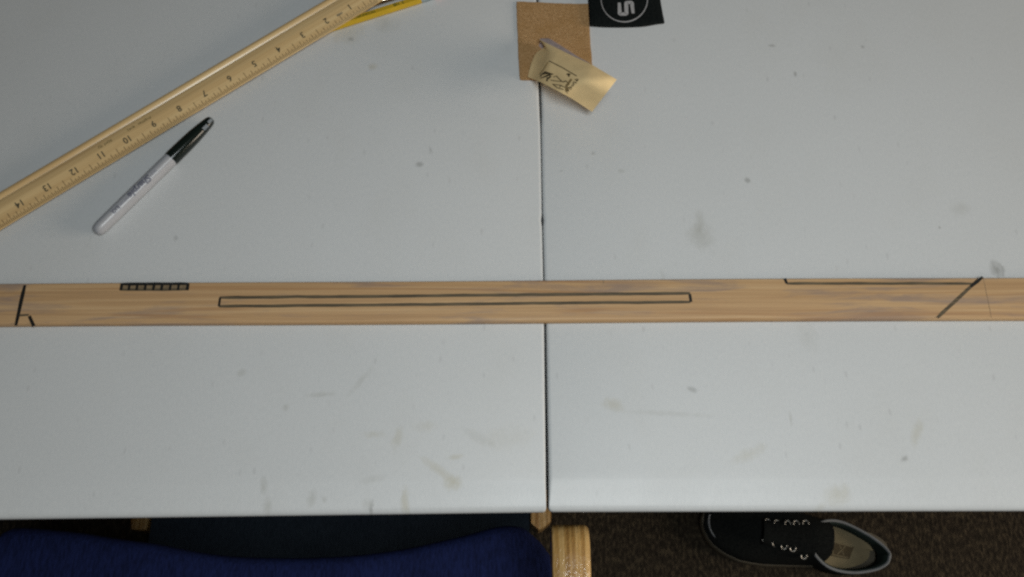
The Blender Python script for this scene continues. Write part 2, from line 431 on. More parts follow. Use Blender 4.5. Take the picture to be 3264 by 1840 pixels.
def make_table(side, label):
    root = thing('folding_table', label, 'folding table', group='white folding tables pushed end to end')
    fp = FRONT_L if side < 0 else FRONT_R
    def y0(x): return lerp_y(fp, x)
    far = -1.75 if side < 0 else 1.75
    root.location = ((far + 0.03) / 2, 0.45, 0)
    # profile round the cross-section, front bottom -> front top -> back top -> back bottom: (inset from front, z, is_back)
    front = [(.030, -.044), (.010, -.044), (.0075, -.040), (.0010, -.0085), (.0, -.0060), (.0007, -.0042), (.0022, -.0026), (.0050, -.0018), (.009, -.0012), (.014, -.0007), (.0195, -.00040), (.0225, -.00012), (.025, 0)]
    tops = [0.03 + k * (DEPTH - 0.06) / 110 for k in range(111)]
    prof = [(d, z) for d, z in front] + [(d, 0.0) for d in tops] + [(DEPTH - d, z) for d, z in reversed(front)]
    n = len(prof)
    # stations along x, from the seam end outwards; the end itself is rounded over
    ends = [(0.0, .0040), (.0002, .0014), (.0007, .0006), (.0016, .00015), (.0030, 0.0)]
    vs = []
    for off, ins in ends:
        for d, z in prof:
            dd = min(max(d, ins * 1.6 + 0.0), DEPTH - ins * 1.6)
            if off == 0.0: dd = min(max(d, .004), DEPTH - .004)
            zz = min(z, -ins) if z > -.02 else max(z, -.044 + ins)
            yb = y0(seam_x(0.1) + side * 0.0)
            y = yb + dd
            e = seam_x(y) + side * gap_at(y) / 2
            x = e + side * off
            vs.append((x, y0(x) + dd, TZ + zz))
    for xs in [0.05, 0.3, 0.7, 1.1, 1.5, 1.0]:
        pass
    for xx in [side * abs(v) for v in (0.12, 0.35, 0.6, 0.9, 1.2, 1.5)] + [far]:
        for d, z in prof:
            vs.append((xx, y0(xx) + d, TZ + z))
    rows = len(ends) + 7
    fs = grid_faces(rows, n, close_c=True)
    fs.append(tuple(range(n))); fs.append(tuple((rows - 1) * n + k for k in range(n)))
    o = mesh('tabletop', vs, fs, M_table[side], root, True)
    flat_smooth(o, 50)
    for sx in (0.25, 0.85):
        xl = far * (1 - sx) + 0.03 * sx
        for yy in (0.30, 0.70):
            v, f = tube([(xl, yy, TZ - .043), (xl, yy, 0.012)], 0.0125, 12)
            leg = mesh('leg', v, f, M_table_leg, root, True); flat_smooth(leg)
            v, f = tube([(xl, yy, 0.03), (xl, yy, 0.0)], 0.016, 12)
            foot = mesh('rubber_foot', v, f, M_tread, leg, True); flat_smooth(foot)
        v, f = tube([(xl, 0.312, 0.16), (xl, 0.688, 0.16)], 0.010, 10)
        mesh('crossbar', v, f, M_table_leg, root, True, smooth=True)
    return root
make_table(-1, 'white plastic folding table under the wooden ruler and black capped marker')
make_table(1, 'white plastic folding table beneath the black cloth piece, overhanging the shoe')

# ------------------------------------------------------------------ the marked lath
PT = 0.007
pa, pb = T(0, 1046, 0.001), T(3264, 1023, 0.001)
ex = (pb - pa); ex.z = 0; ex.normalize()
pm = frame(Vector((pa.x, pa.y, TZ + .0001)) - ex * 0.09, ex)
lath = thing('wooden_lath', 'long thin wooden lath with black marker lines lying across both tables', 'wood strip', pm)
toploc = pm.inverted() @ T(1647, 894, PT)
W_L = toploc.y; LEN = (pb - pa).length + 0.19
def lath_profile():
    r = 0.0028
    arc = [(r - r * math.cos(math.radians(a)), PT - r + r * math.sin(math.radians(a))) for a in (0, 22, 45, 68, 90)]
    return [(0.0004, 0), (0, .001)] + arc + [(W_L - y * .6, z) for y, z in reversed(arc)] + [(W_L, .001), (W_L - .0004, 0)]
pr = lath_profile(); vs = []
nst = 60
for i in range(nst + 1):
    x = LEN * i / nst
    bow = 0.0006 * math.sin(3.0 * x + 0.5) + 0.0003 * math.sin(11 * x)
    for y, z in pr: vs.append((x, y + bow, z))
fs = grid_faces(nst + 1, len(pr), close_c=True)
fs.append(tuple(range(len(pr)))); fs.append(tuple(nst * len(pr) + k for k in range(len(pr))))
b = mesh('board', vs, fs, M_plank, lath); flat_smooth(b, 35)
H = 0.00012
def ink(pts, w, mat=M_ink, wob=0.10, dz=0.0, w1=None, name='ink_line'):
    v, f = stroke([T(x, y, PT + 0.00002 + dz) for x, y in pts], w, H, wob, w1)
    return mesh(name, v, f, mat, lath, True)
ink([(80, 909), (66, 968), (51, 1038)], .0031)
ink([(62, 1006), (92, 1004)], .0024, M_ink_thin, dz=.00002)
ink([(93, 1008), (108, 1040)], .0034)
ink([(387, 915), (599, 914)], .0052, M_ladder)
ink([(385, 924), (600, 923)], .0022, M_ink_thin, dz=.00002)                  # ladder of short bars
ink([(388, 906), (600, 905)], .0024, dz=.00003)
for i, x in enumerate([387, 412, 437, 463, 490, 516, 543, 569, 598]):
    ink([(x + 2, 904), (x - 2, 926)], .0034 if i in (0, 8) else .0029, dz=.00005)
def wavy(x0, y0_, x1, y1_, n, amp):
    return [(x0 + (x1 - x0) * k / n, y0_ + (y1_ - y0_) * k / n + random.uniform(-amp, amp)) for k in range(n + 1)]
ink(wavy(700, 949, 2200, 936, 18, 0.8), .0027, M_ink_thin, .07)
ink(wavy(698, 977, 2200, 963, 18, 0.8), .0026, M_ink_thin, .07)
ink([(702, 949), (698, 977)], .0024, dz=.00004)
ink([(2199, 938), (2203, 963)], .0032, dz=.00004)
ink([(2501, 888), (2508, 904)], .0031, dz=.00004)
ink(wavy(2507, 904, 3100, 904, 9, .8), .0024, M_ink_thin, .10)
ink([(3131, 884), (3090, 918), (2988, 1013)], .0026, M_ink_thin, .10, dz=.00005)
ink([(3132, 883), (3094, 914)], .0028, M_ink, .10, dz=.00008)
ink([(3134, 886), (3160, 1012)], .00038, M_pencil_line, .15, name='pencil_line')
ink([(1923, 893), (1924, 904)], .0009, M_pencil_line, .2, name='pencil_line')

# ------------------------------------------------------------------ ruler, pencil, steel rod
ra = P(0, 733, TZ + 0.0055); rb = P(1205, 9, TZ + 0.0088)
e1 = (ra - rb).normalized()                     # direction of growing numbers
e2 = Vector((-e1.y, e1.x, 0)).normalized()      # towards the tick edge
bead = P(490, 326, TZ + 0.009)
W_R = abs((bead - ra).dot(e2)) + 0.0005
digs = [(1122.9, 31.8), (1046, 75.3), (972, 121.7), (893.5, 166.3), (817.3, 211), (738.4, 258.6), (657.2, 307), (576, 356.5), (495.7, 404.6), (413, 453), (327.7, 503.8), (244.7, 553), (157.6, 605.6), (69, 657)]
xs = [(P(x, y, TZ + 0.0095) - rb).dot(e1) for x, y in digs]
pitch = (sum((i + 1 - 7.5) * x for i, x in enumerate(xs))) / sum((i + 1 - 7.5) ** 2 for i in range(14))
zero = sum(xs) / 14 - 7.5 * pitch
print('ruler width', W_R, 'inch pitch', pitch, 'zero', zero)
slope = Vector((e1.x, e1.y, 0)).normalized()
R_LEN = 0.92
org = rb + e1 * (zero - 0.004) - e2 * W_R
org = Vector((org.x, org.y, TZ + 0.0076))
tipend = Vector((org.x, org.y, 0)) + slope * R_LEN; tipend.z = TZ + 0.0004
rm = frame(org, tipend - org)
ruler = thing('wooden_ruler', 'varnished wooden ruler with black inch numbers resting across the pencil', 'ruler', rm)
def rz(q):          # surface height at q = y / width
    pts = [(0, .0022), (.012, .0036), (.04, .0050), (.085, .0056), (.135, .0056), (.185, .0051), (.225, .0043), (.245, .0039), (.262, .0040), (.285, .0046), (.33, .0048), (.50, .0048), (.56, .0046), (.97, .0016), (1.0, .0013)]
    for (a, za), (b_, zb) in zip(pts[:-1], pts[1:]):
        if a <= q <= b_: return za + (zb - za) * (q - a) / (b_ - a)
    return .0013
qs = [0, .012, .04, .085, .135, .185, .225, .245, .262, .285, .33, .50, .56, .97, 1.0]
prof = [(q * W_R, rz(q)) for q in qs] + [(W_R, .0003), (W_R - .0004, 0), (.0006, 0), (0, .0008)]
vs = []
for i in range(25):
    x = R_LEN * i / 24
    for y, z in prof: vs.append((x, y, z))
fs = grid_faces(25, len(prof), close_c=True); fs.append(tuple(range(len(prof)))); fs.append(tuple(24 * len(prof) + k for k in range(len(prof))))
o = mesh('ruler_body', vs, fs, M_ruler, ruler); flat_smooth(o, 28)
tick = []
x0 = 0.004
for k in range(1, 16 * 17):
    x = x0 + pitch * k / 16
    ln = .0030
    if k % 2 == 0: ln = .0042
    if k % 4 == 0: ln = .0062
    if k % 8 == 0: ln = .0082
    if k % 16 == 0: ln = .0046
    ya, yb = W_R * 0.985, W_R - ln; w = .00028
    za, zb = rz(ya / W_R) + .00006, rz(yb / W_R) + .00006
    tick.append(([(x - w, ya, za), (x + w, ya, za), (x + w, yb, zb), (x - w, yb, zb)], [(0, 1, 2, 3)]))
v, f = join(tick); o = mesh('tick_marks', v, f, M_tick, ruler); o['kind'] = 'stuff'
tilt_b = math.atan2(rz(.97) - rz(.56), .41 * W_R)
for n in range(1, 17):
    v, f = text_mesh(str(n), 0.0080, 0.00003, 0.00012)
    q = 0.665; R = Matrix.Rotation(tilt_b, 4, 'X')
    v = [R @ Vector((c.x * 0.95, c.y, c.z)) + Vector((x0 + pitch * n + 0.0002, q * W_R, rz(q) + .00012)) for c in v]
    mesh('numeral', v, f, M_print, ruler)
# tiny worn maker's print: rows of illegible strokes on the flat band
def tiny_word(xa, xb, q, h):
    p = []; x = xa
    while x < xb:
        w = random.uniform(.00035, .0006); hh = h * random.uniform(.55, 1.0)
        y = q * W_R; z = rz(q) + .00008
        p.append(([(x, y - hh / 2, z), (x + w, y - hh / 2, z), (x + w, y + hh / 2, z), (x, y + hh / 2, z)], [(0, 1, 2, 3)]))
        if random.random() < .7:
            yb = y + random.choice((-.4, 0, .4)) * h
            p.append(([(x, yb - .0002, z + .00001), (x + .0012, yb - .0002, z + .00001), (x + .0012, yb + .0002, z + .00001), (x, yb + .0002, z + .00001)], [(0, 1, 2, 3)]))
        x += random.uniform(.0010, .0016)
    v, f = join(p); mesh('maker_print', v, f, M_tiny, ruler)
def rx(px, py): return (P(px, py, TZ + 0.0105) - org).dot(rm.col[0].to_3d())
for (xa, ya), (xb, yb) in [((484, 378), (440, 401)), ((432, 408), (411, 420)), ((358, 450), (336, 463)), ((328, 470), (316, 476))]:
    tiny_word(rx(xa, ya), rx(xb, yb), .44, .0028)
sx = rx(1086, 50)
yq = .70 * W_R
mesh('smudge', [(sx - .0030, yq - .0012, rz(.70) + .00022), (sx + .0028, yq - .0014, rz(.70) + .00024), (sx + .0033, yq + .0012, rz(.70) + .0001), (sx - .0026, yq + .0014, rz(.70) + .0001)], [(0, 1, 2, 3)], M_smudge, ruler)

pc1, pc0 = P(1347, -4, TZ + 0.0036), P(1101, 74, TZ + 0.0036)
pdir = (pc1 - pc0).normalized(); pdir.z = 0; pdir.normalize()
PR = 0.0036
pencil = thing('pencil', 'yellow hexagonal pencil with dark green lettering under the ruler end', 'pencil', frame(pc1 - pdir * 0.002 + Vector((0, 0, 0)), -pdir))
def hexrow(x, r, n=6): return [(x, r * math.cos(math.radians(60 * k)) , r * math.sin(math.radians(60 * k))) for k in range(6)]
# local x runs from the ferrule towards the point, flat faces up
RR = PR / math.cos(math.radians(30))
vs = []
for x in (0, 0.03, 0.06, 0.098): vs += hexrow(x, RR)
fs = grid_faces(4, 6, close_c=True) + [tuple(range(6)), tuple(range(18, 24))]
mesh('shaft', vs, fs, M_yellow, pencil)
v, f = lathe_x([(.098, PR), (.115, .0012)], 14); flat_smooth(mesh('sharpened_wood', v, f, M_rawwood, pencil))
v, f = lathe_x([(.115, .0012), (.120, .0002)], 10); flat_smooth(mesh('lead', v, f, M_lead, pencil))
v, f = lathe_x([(0, PR), (-.003, PR * 1.03), (-.004, PR * .94), (-.005, PR * 1.03), (-.010, PR), (-.011, PR * .94), (-.013, PR)], 18); flat_smooth(mesh('ferrule', v, f, M_ferrule, pencil))
v, f = lathe_x([(-.013, PR * .9), (-.020, PR * .88), (-.0215, PR * .6)], 16); flat_smooth(mesh('eraser', v, f, M_eraser, pencil))
def pencil_text(s, px, py, size, face_y):
    loc = pencil.matrix_basis.inverted() @ P(px, py, TZ + 0.0072)
    v, f = text_mesh(s, size, .00002, .00008)
    # upper-front facet: normal at 30 deg
    if face_y == 0:
        v = [Vector((c.x + loc.x, c.y, PR + .00004 + c.z)) for c in v]
    else:
        a = math.radians(60); R = Matrix.Rotation(-a, 4, 'X')
        v = [R @ Vector((c.x + loc.x, c.y, PR + .00004 + c.z)) for c in v]
    mesh('lettering', v, f, M_green, pencil)
pencil_text('TICONDEROGA', 1156, 58, .0037, 0)
pencil_text('2  HB', 1274, 20, .0044, 0)
# hex orientation: corners at 0,60,.. => flats face up at +-90 deg
rod_c = pc1 + Vector((-pdir.y, pdir.x, 0)) * 0.0120
rod = thing('metal_rod', 'shiny thin metal rod lying between the ruler end and the pencil', 'metal rod', frame(Vector((rod_c.x, rod_c.y, TZ + .0037)) + pdir * 0.06, -pdir))
rc = P(1222, 8, TZ + .006)
hh = ((Vector((0, 0, TZ + CAMH)) - rc).normalized() + (Vector((0.20, -0.10, 1.85)) - rc).normalized())
hh = (rod.matrix_basis.inverted().to_3x3() @ hh); ha = math.atan2(hh.z, hh.y)
sec = []
for k in range(24):
    a = ha + 2 * math.pi * k / 24
    rr = .0036 if 1 < k < 23 else .0036 * math.cos(math.radians(17)) / math.cos(a - ha)  # flat added along the rod, turned to mirror the lamp as a bright strip
    sec.append((rr * math.cos(a), rr * math.sin(a)))
vs = [(x, y, z) for x in (0, .126) for y, z in sec]
flat_smooth(mesh('rod_body', vs, grid_faces(2, 24, close_c=True) + [tuple(range(24)), tuple(range(24, 48))], M_steel, rod), 25)

# ------------------------------------------------------------------ marker pen
ma, mb = P(303, 742, TZ + 0.0063), P(676, 379, TZ + 0.0063)
md = (mb - ma); ML = md.length; md.normalize()
marker = thing('marker_pen', 'pale grey permanent marker with glossy black cap below the ruler', 'marker', frame(ma, md))
print('marker length', ML)
capx = (P(545, 507, TZ + .0063) - ma).dot(md)
v, f = lathe_x([(0, .0012), (.0006, .0032), (.0020, .0046), (.0045, .0054), (.008, .0057), (.03, .0059), (capx * .75, .0060), (capx + .002, .0060)], 36)
barrel = mesh('barrel', v, f, M_barrel, marker); flat_smooth(barrel, 45)
v, f = lathe_x([(capx, .0058), (capx, .0064), (capx + .002, .0065), (capx + .016, .0064), (capx + .028, .0060), (capx + .038, .0052), (ML - .006, .0045), (ML - .003, .0041), (ML - .0012, .0033), (ML - .0003, .0022), (ML, .0009)], 36)
cap = mesh('cap', v, f, M_cap, marker); flat_smooth(cap, 45)
# clip end: two flats added low right on the cap, angled to glint the lamp
def around(x, r, a): return Vector((x, r * math.sin(-a), r * math.cos(-a)))
LAMP = Vector((0.20, -0.10, 1.85)); EYE = Vector((0, 0, TZ + CAMH))
def facing(p): return ((EYE - p).normalized() + (LAMP - p).normalized()).normalized()
MI = marker.matrix_basis.inverted()
cl = []
for (qx, qy), ln, wd, hz in (((655, 406), .0052, .0030, .0068), ((670, 386), .0044, .0026, .0056)):
    c0 = P(qx, qy, TZ + .0063 + hz * .72); nn = facing(c0)
    ax = (md - nn * md.dot(nn)).normalized(); sd = nn.cross(ax)
    top_ = [c0 + ax * sx_ * ln / 2 + sd * sy_ * wd / 2 for sx_, sy_ in ((-1, -1), (1, -1), (1, 1), (-1, 1))]
    low_ = [c0 - nn * .0045 + ax * sx_ * ln * .6 + sd * sy_ * wd * .75 for sx_, sy_ in ((-1, -1), (1, -1), (1, 1), (-1, 1))]
    cl.append((low_ + top_, [(0, 3, 2, 1), (4, 5, 6, 7), (0, 1, 5, 4), (1, 2, 6, 5), (2, 3, 7, 6), (3, 0, 4, 7)]))
v, f = join(cl); mesh('clip', v, f, M_clip, cap, True)
def barrel_text(s, x, size, a0, mat, bold=.0, shear=0.0, block=False, length=None):
    v, f = text_mesh(s, size, 0.0, bold, shear)
    k = 1.0
    if length:
        w = max(c.x for c in v) - min(c.x for c in v); k = length / w
    R = .00608
    bm = bmesh.new(); bv = [bm.verts.new(c) for c in v]
    for q in f:
        try: bm.faces.new([bv[i] for i in q])
        except ValueError: pass
    yy = -.006
    while yy < .006:
        bmesh.ops.bisect_plane(bm, geom=bm.verts[:] + bm.edges[:] + bm.faces[:], plane_co=(0, yy, 0), plane_no=(0, 1, 0)); yy += .0006
    bm.verts.index_update(); v = [b_.co.copy() for b_ in bm.verts]; f = [tuple(x.index for x in q.verts) for q in bm.faces]; bm.free()
    out = []
    for c in v:          # reads from the cap towards the blunt end
        a = a0 + c.y / R
        out.append(around(x - c.x * k, R, a))
    mesh('barrel_print', out, f, mat, marker)
def mx(px, py): return (P(px, py, TZ + .012) - ma).dot(md)
A0 = math.radians(16)
barrel_text('Sharpie', mx(462, 606), .0082, A0, M_bprint, .00035, .25, length=.0245)
barrel_text('FINE POINT', mx(508, 567), .0030, A0, M_bprint2, .00005, length=.0070)
barrel_text('PERMANENT MARKER', mx(417, 658), .0030, A0, M_bprint2, .00005, length=.0100)
barrel_text('BLACK', mx(388, 683), .0050, A0, M_bprint, .0002, length=.0078)

# ------------------------------------------------------------------ sandpaper square
sq = [(1647, 5), (1876, 13), (1881, 110), (1888, 200), (1893, 263), (1800, 259), (1715, 256), (1658, 256), (1650, 130)]
root = tag(mesh('x', [], [], M_grit), 'square of brown gritty sandpaper lying over the table gap', 'sandpaper')
bpy.data.objects.remove(root)
spts = catmull([T(x, y, .0005) for x, y in [(1647, 6), (1720, 9), (1800, 13), (1875, 13)]], 6)[:-1] + catmull([T(x, y, .0005) for x, y in [(1876, 14), (1880, 110), (1887, 200), (1892, 262)]], 6)[:-1] \
     + catmull([T(x, y, .0005) for x, y in [(1891, 263), (1800, 259), (1715, 257), (1659, 256)]], 6)[:-1] + catmull([T(x, y, .0005) for x, y in [(1657, 255), (1652, 170), (1649, 90), (1646, 8)]], 6)[:-1]
c = sum(spts, Vector()) / len(spts)
n = len(spts)
rag = [Vector((random.uniform(-1, 1), random.uniform(-1, 1), 0)) * .00022 for _ in spts]
ring = [p + r for p, r in zip(spts, rag)]
vs = [Vector((p.x, p.y, TZ + .0002)) - c for p in ring] + [p + Vector((0, 0, .0006)) - c for p in ring]
rings = 2
for s, dz in ((.93, .0008), (.6, .0008)):
    vs += [(p - c) * s + Vector((0, 0, dz)) for p in ring]
fs = [tuple(reversed(range(n)))] + grid_faces(4, n, close_c=True) + [tuple(range(3 * n, 4 * n))]
sp = mesh('sandpaper_sheet', vs, fs, M_grit)
sp.location = c
tag(sp, 'flat square of brown gritty sandpaper lying over the table gap', 'sandpaper')

# ------------------------------------------------------------------ folded printed scrap on the sandpaper
def lin(a, t):
    x = t * (len(a) - 1); i = min(int(x), len(a) - 2); k = x - i
    return tuple(p + (q - p) * k for p, q in zip(a[i], a[i + 1])) if isinstance(a[0], tuple) else a[i] + (a[i + 1] - a[i]) * k
ridge = [(1719, 127), (1776, 154), (1830, 181), (1888, 207), (1966, 254)]
edge = [(1682, 246), (1727, 264), (1775, 289), (1822, 314), (1887, 357)]
rzs = [.013, .022, .031, .036, .024]
ezs = [.0026, .0085, .0165, .0170, .0040]
NU, NV = 32, 14
left_fix = {0.0: (1719, 127), .22: (1737, 149), .42: (1706, 171), .7: (1692, 206), 1.0: (1682, 246)}
def leaf_point(u, v):
    a = lin(ridge, u); b_ = lin(edge, u)
    px = a[0] + (b_[0] - a[0]) * v; py = a[1] + (b_[1] - a[1]) * v
    ks = sorted(left_fix)
    for k0, k1 in zip(ks[:-1], ks[1:]):
        if k0 <= v <= k1:
            t = (v - k0) / (k1 - k0)
            lx = left_fix[k0][0] + (left_fix[k1][0] - left_fix[k0][0]) * t; ly = left_fix[k0][1] + (left_fix[k1][1] - left_fix[k0][1]) * t
    w = max(0, 1 - u / .22) ** 1.5
    sx_, sy_ = ridge[0][0] + (edge[0][0] - ridge[0][0]) * v, ridge[0][1] + (edge[0][1] - ridge[0][1]) * v
    px += (lx - sx_) * w; py += (ly - sy_) * w
    qq = u + .45 * v; qc = .98; m_ = .5 * (qq + qc - math.sqrt((qq - qc) ** 2 + .0012))     # soft crease from the right tip inwards
    z = .009 * (1 - v) ** 1.6 + .0028 * v + .036 * (m_ - .45 * v) - .050 * (qq - m_)
    z += .015 * (1 - max(0, (.48 - v) / .48) ** 1.6) * (1 - .62 * max(0, (v - .48) / .52) * max(0, 1 - 1.3 * u)) * min(1, u / .25)
    if u < .2: z = z * (1 - (1 - u / .2) * .5 * min(1, v * 2.2)) + .0006
    z = max(z, .0012)
    return P(px, py, TZ + .001 + z)
base_pt = T(1800, 230, 0)
scrap = thing('folded_paper_scrap', 'folded tan paper scrap with a small black printed drawing on the sandpaper', 'paper scrap', Matrix.Translation(base_pt))
def sheet(grid, nu, nv, th, name, mat, parent):
    pts = grid
    nor = []
    for i in range(nu):
        for j in range(nv):
            a = pts[min(i + 1, nu - 1) * nv + j] - pts[max(i - 1, 0) * nv + j]
            b_ = pts[i * nv + min(j + 1, nv - 1)] - pts[i * nv + max(j - 1, 0)]
            m_ = a.cross(b_)
            nor.append(m_.normalized() if m_.length > 0 else Vector((0, 0, 1)))
    if sum(x.z for x in nor) < 0: nor = [-x for x in nor]
    vs = pts + [p - q * th for p, q in zip(pts, nor)]
    N = nu * nv
    fs = grid_faces(nu, nv) + [tuple(reversed(q)) for q in grid_faces(nu, nv, off=N)]
    per = [i * nv for i in range(nu)] + [(nu - 1) * nv + j for j in range(1, nv)] + [i * nv + nv - 1 for i in range(nu - 2, -1, -1)] + [j for j in range(nv - 2, 0, -1)]
    for a, b_ in zip(per, per[1:] + per[:1]): fs.append((a, b_, b_ + N, a + N))
    o = mesh(name, vs, fs, mat, parent, True); flat_smooth(o, 60); return o
pts = [leaf_point(i / (NU - 1), j / (NV - 1)) for i in range(NU) for j in range(NV)]
sheet(pts, NU, NV, .00025, 'printed_leaf', M_paper, scrap)
# back leaf: rolls over the ridge and drops behind it on to the sandpaper
pts = []
for i in range(20):
    u = .0 + .80 * i / 19
    a = leaf_point(u, 0) - Vector((0, 0, .0004))
    bulge = .0078 * min(1, (u + .05) / .14) * max(0.02, 1 - u / .79) ** .6
    back = Vector((.42, .90, 0))
    for k, (bx, hz) in enumerate([(0, .99), (.62, .975), (.95, .90), (1.0, .72), (.85, .45), (.5, .25), (.1, .10), (-.1, .0)]):
        p = a + back * bulge * bx; p.z = TZ + .0016 + (a.z - TZ - .0016) * hz
        pts.append(p)
sheet(pts, 20, 8, .0002, 'back_leaf', M_paper_back, scrap)
# print: strokes laid on the leaf by its own (u, v)
def uv_of(px, py):
    best = None
    for i in range(61):
        for j in range(31):
            u, v = i / 60, j / 30
            a = lin(ridge, u); b_ = lin(edge, u)
            d = (a[0] + (b_[0] - a[0]) * v - px) ** 2 + (a[1] + (b_[1] - a[1]) * v - py) ** 2
            if best is None or d < best[0]: best = (d, u, v)
    return best[1], best[2]
def leafline(poly, w, mat, name='printed_line', dz=.0003):
    q = [uv_of(*p) for p in poly]; fine = []
    for (a, b_), (c_, d) in zip(q[:-1], q[1:]):
        for k in range(5): fine.append((a + (c_ - a) * k / 5, b_ + (d - b_) * k / 5))
    fine.append(q[-1])
    pp = [leaf_point(*x) + Vector((0, 0, dz)) for x in fine]
    vs = []
    for i, p in enumerate(pp):
        t = pp[min(i + 1, len(pp) - 1)] - pp[max(i - 1, 0)]
        s = Vector((-t.y, t.x, 0)); s = s.normalized() if s.length > 1e-9 else Vector((1, 0, 0))
        for sg in (1, -1):
            vs.append(p + s * sg * w / 2)
    fs = grid_faces(len(pp), 2)
    return vs, fs
def cr(x, y): return (1640 + x / 5.186, 90 + y / 5.186)
def leafset(polys, w, mat, name):
    v, f = join([leafline([cr(*p) for p in pl], w, mat) for pl in polys]); mesh(name, v, f, mat, scrap, True, fix=False)
leafset([[(570, 545), (800, 670), (1020, 800)]], .0008, M_stamp, 'printed_box_line')
leafset([[(560, 560), (480, 680), (420, 770)]], .0014, M_stamp2, 'printed_box_line')
leafset([[(640, 805), (690, 800), (740, 840), (790, 890), (840, 870), (890, 920), (870, 950)], [(590, 860), (680, 875), (780, 885)], [(620, 930), (700, 985), (810, 1025)],
         [(640, 925), (760, 945), (840, 975)], [(760, 945), (735, 990)], [(840, 890), (790, 900)]], .0007, M_stamp, 'printed_drawing')
leafset([[(420, 800), (470, 760), (560, 740)], [(430, 820), (520, 790), (600, 760)], [(450, 760), (520, 720), (640, 760)], [(540, 880), (560, 810)], [(560, 850), (610, 800)]], .0020, M_stamp, 'printed_blot')
leafset([[(860, 765), (930, 765)], [(900, 745), (910, 800)]], .0014, M_stamp, 'printed_blot')
rows = []
for k in range(9):
    t = k / 8; x = 1055 - 180 * t; y = 850 + 215 * t
    rows.append([(x - 30, y - 20), (x + 12, y + 8)])
    if k % 2: rows.append([(x - 20, y + 8), (x + 2, y - 14)])
leafset(rows, .0008, M_stamp, 'printed_lettering')
leafset([[(950, 850), (860, 960), (850, 1050)]], .0028, M_stamp2, 'printed_shade')

# ------------------------------------------------------------------ black cloth piece with ring and S
bot = catmull([T(x, y, .001) for x, y in [(1880, 86), (1925, 89), (1990, 89.5), (2050, 87), (2092, 80), (2117, 77)]], 6)
right = catmull([T(x, y, .001) for x, y in [(2117, 76), (2109, 35), (2103, -10), (2098, -120), (2096, -240)]], 6)
top = [T(2090, -246, .001), T(1990, -250, .001), T(1875, -246, .001)]
left = catmull([T(x, y, .001) for x, y in [(1872, -240), (1874, -120), (1875, 0), (1879, 84)]], 6)
ring = bot + right[1:] + top + left[:-1]
c = sum(ring, Vector()) / len(ring); n = len(ring)
vs = []
for s, z in ((.992, .0013), (1.0, .0022), (1.0, .0034), (.985, .0044), (.95, .0048), (.5, .0048)):
    vs += [Vector(((p.x - c.x) * s, (p.y - c.y) * s, z - .001)) for p in ring]
fs = [tuple(reversed(range(n)))] + grid_faces(6, n, close_c=True) + [tuple(range(5 * n, 6 * n))]
cloth = thing('cloth_piece', 'black cloth piece with a pale ring and letter S beside the sandpaper', 'cloth', Matrix.Translation(c))
b = mesh('cloth_body', vs, fs, M_felt, cloth); flat_smooth(b, 60)
LZ = .0050
pts = []; wid = []
for k in range(73):
    a = 2 * math.pi * k / 72
    pts.append((1990 + 74 * math.cos(a), -3 + 73 * math.sin(a)))
vs = []
for i, (x, y) in enumerate(pts[:-1]):
    a = 2 * math.pi * i / 72
    hw = 2.1 + 1.5 * max(0, math.sin(a + .15)) ** 2 + (1.0 if math.cos(a) > 0 else -.3) * .5
    for r, dz in ((1 + hw / 146, 0), (1 - hw / 146, 0), (1 - hw / 146, .0001), (1 + hw / 146, .0001)):
        vs.append(T(1990 + 74 * r * math.cos(a), -3 + 73 * r * math.sin(a), LZ + dz - .0002))
mesh('printed_ring', vs, grid_faces(72, 4, close_c=True, close_r=True), M_white_print, cloth, True)
S = [(1973.5, 9), (1974.5, 42), (1979, 45.5), (1993, 45), (1997, 42), (1995, 12), (1998.5, 8.5), (2011, 8), (2014.5, 12), (2018, 44)]
S = [(1974, 9), (1975.5, 45.5), (1997, 45), (1996, 8.5), (2013.5, 8), (2018, 43)]
sm = [S[0]]
for a, b_, c_ in zip(S[:-2], S[1:-1], S[2:]):
    A_, B_, C_ = (Vector((*q_, 0)) for q_ in (a, b_, c_))
    p0 = B_ + (A_ - B_).normalized() * 4.5; p1 = B_ + (C_ - B_).normalized() * 4.5
    for k in range(6):
        t_ = k / 5; q_ = p0 * (1 - t_) ** 2 + B_ * 2 * t_ * (1 - t_) + p1 * t_ ** 2; sm.append((q_.x, q_.y))
sm.append(S[-1])
v, f = stroke([T(x, y, LZ - .0002) for x, y in sm], .0036, .00012, 0.0)
mesh('printed_letter', v, f, M_white_print, cloth, True)

# ------------------------------------------------------------------ chair in front of the table
SZ = .45
def cz(x, y, z): return P(x, y, z)
armL, armR = P(1760, 1760, .65).x, P(1884, 1760, .65).x
XR = (armL + armR) / 2; AW = armR - armL; XL = XR - .579
chair = thing('wooden_armchair', 'blue upholstered chair with glossy bent wood arms drawn up to the table', 'chair', Matrix.Translation((XL / 2 + XR / 2, -.12, 0)))
def strip(name, xc, path):
    path = [Vector((xc, y, z)) for y, z in path]
    th = .022; vs = []
    m = len(path)
    h = AW / 2
    sec = [(-h + .0015, 0), (h - .0042, 0), (h - .0018, -.0009), (h - .0004, -.0028), (h, -.006), (h, -th + .003), (h - .003, -th), (-h + .003, -th), (-h, -th + .003), (-h, -.003), (-h + .0005, -.0008)]
    for i, p in enumerate(path):
        t = (path[min(i + 1, m - 1)] - path[max(i - 1, 0)]).normalized()
        nrm = Vector((1, 0, 0)).cross(t)
        for dx, dn in sec:
            vs.append(p + Vector((dx, 0, 0)) + nrm * dn)
    k = len(sec)
    fs = grid_faces(m, k, close_c=True) + [tuple(range(k)), tuple((m - 1) * k + j for j in range(k))]
    o = mesh(name, vs, fs, M_ply, chair, True); flat_smooth(o, 50)
    return o
yf = P(1823, 1673, .645).y
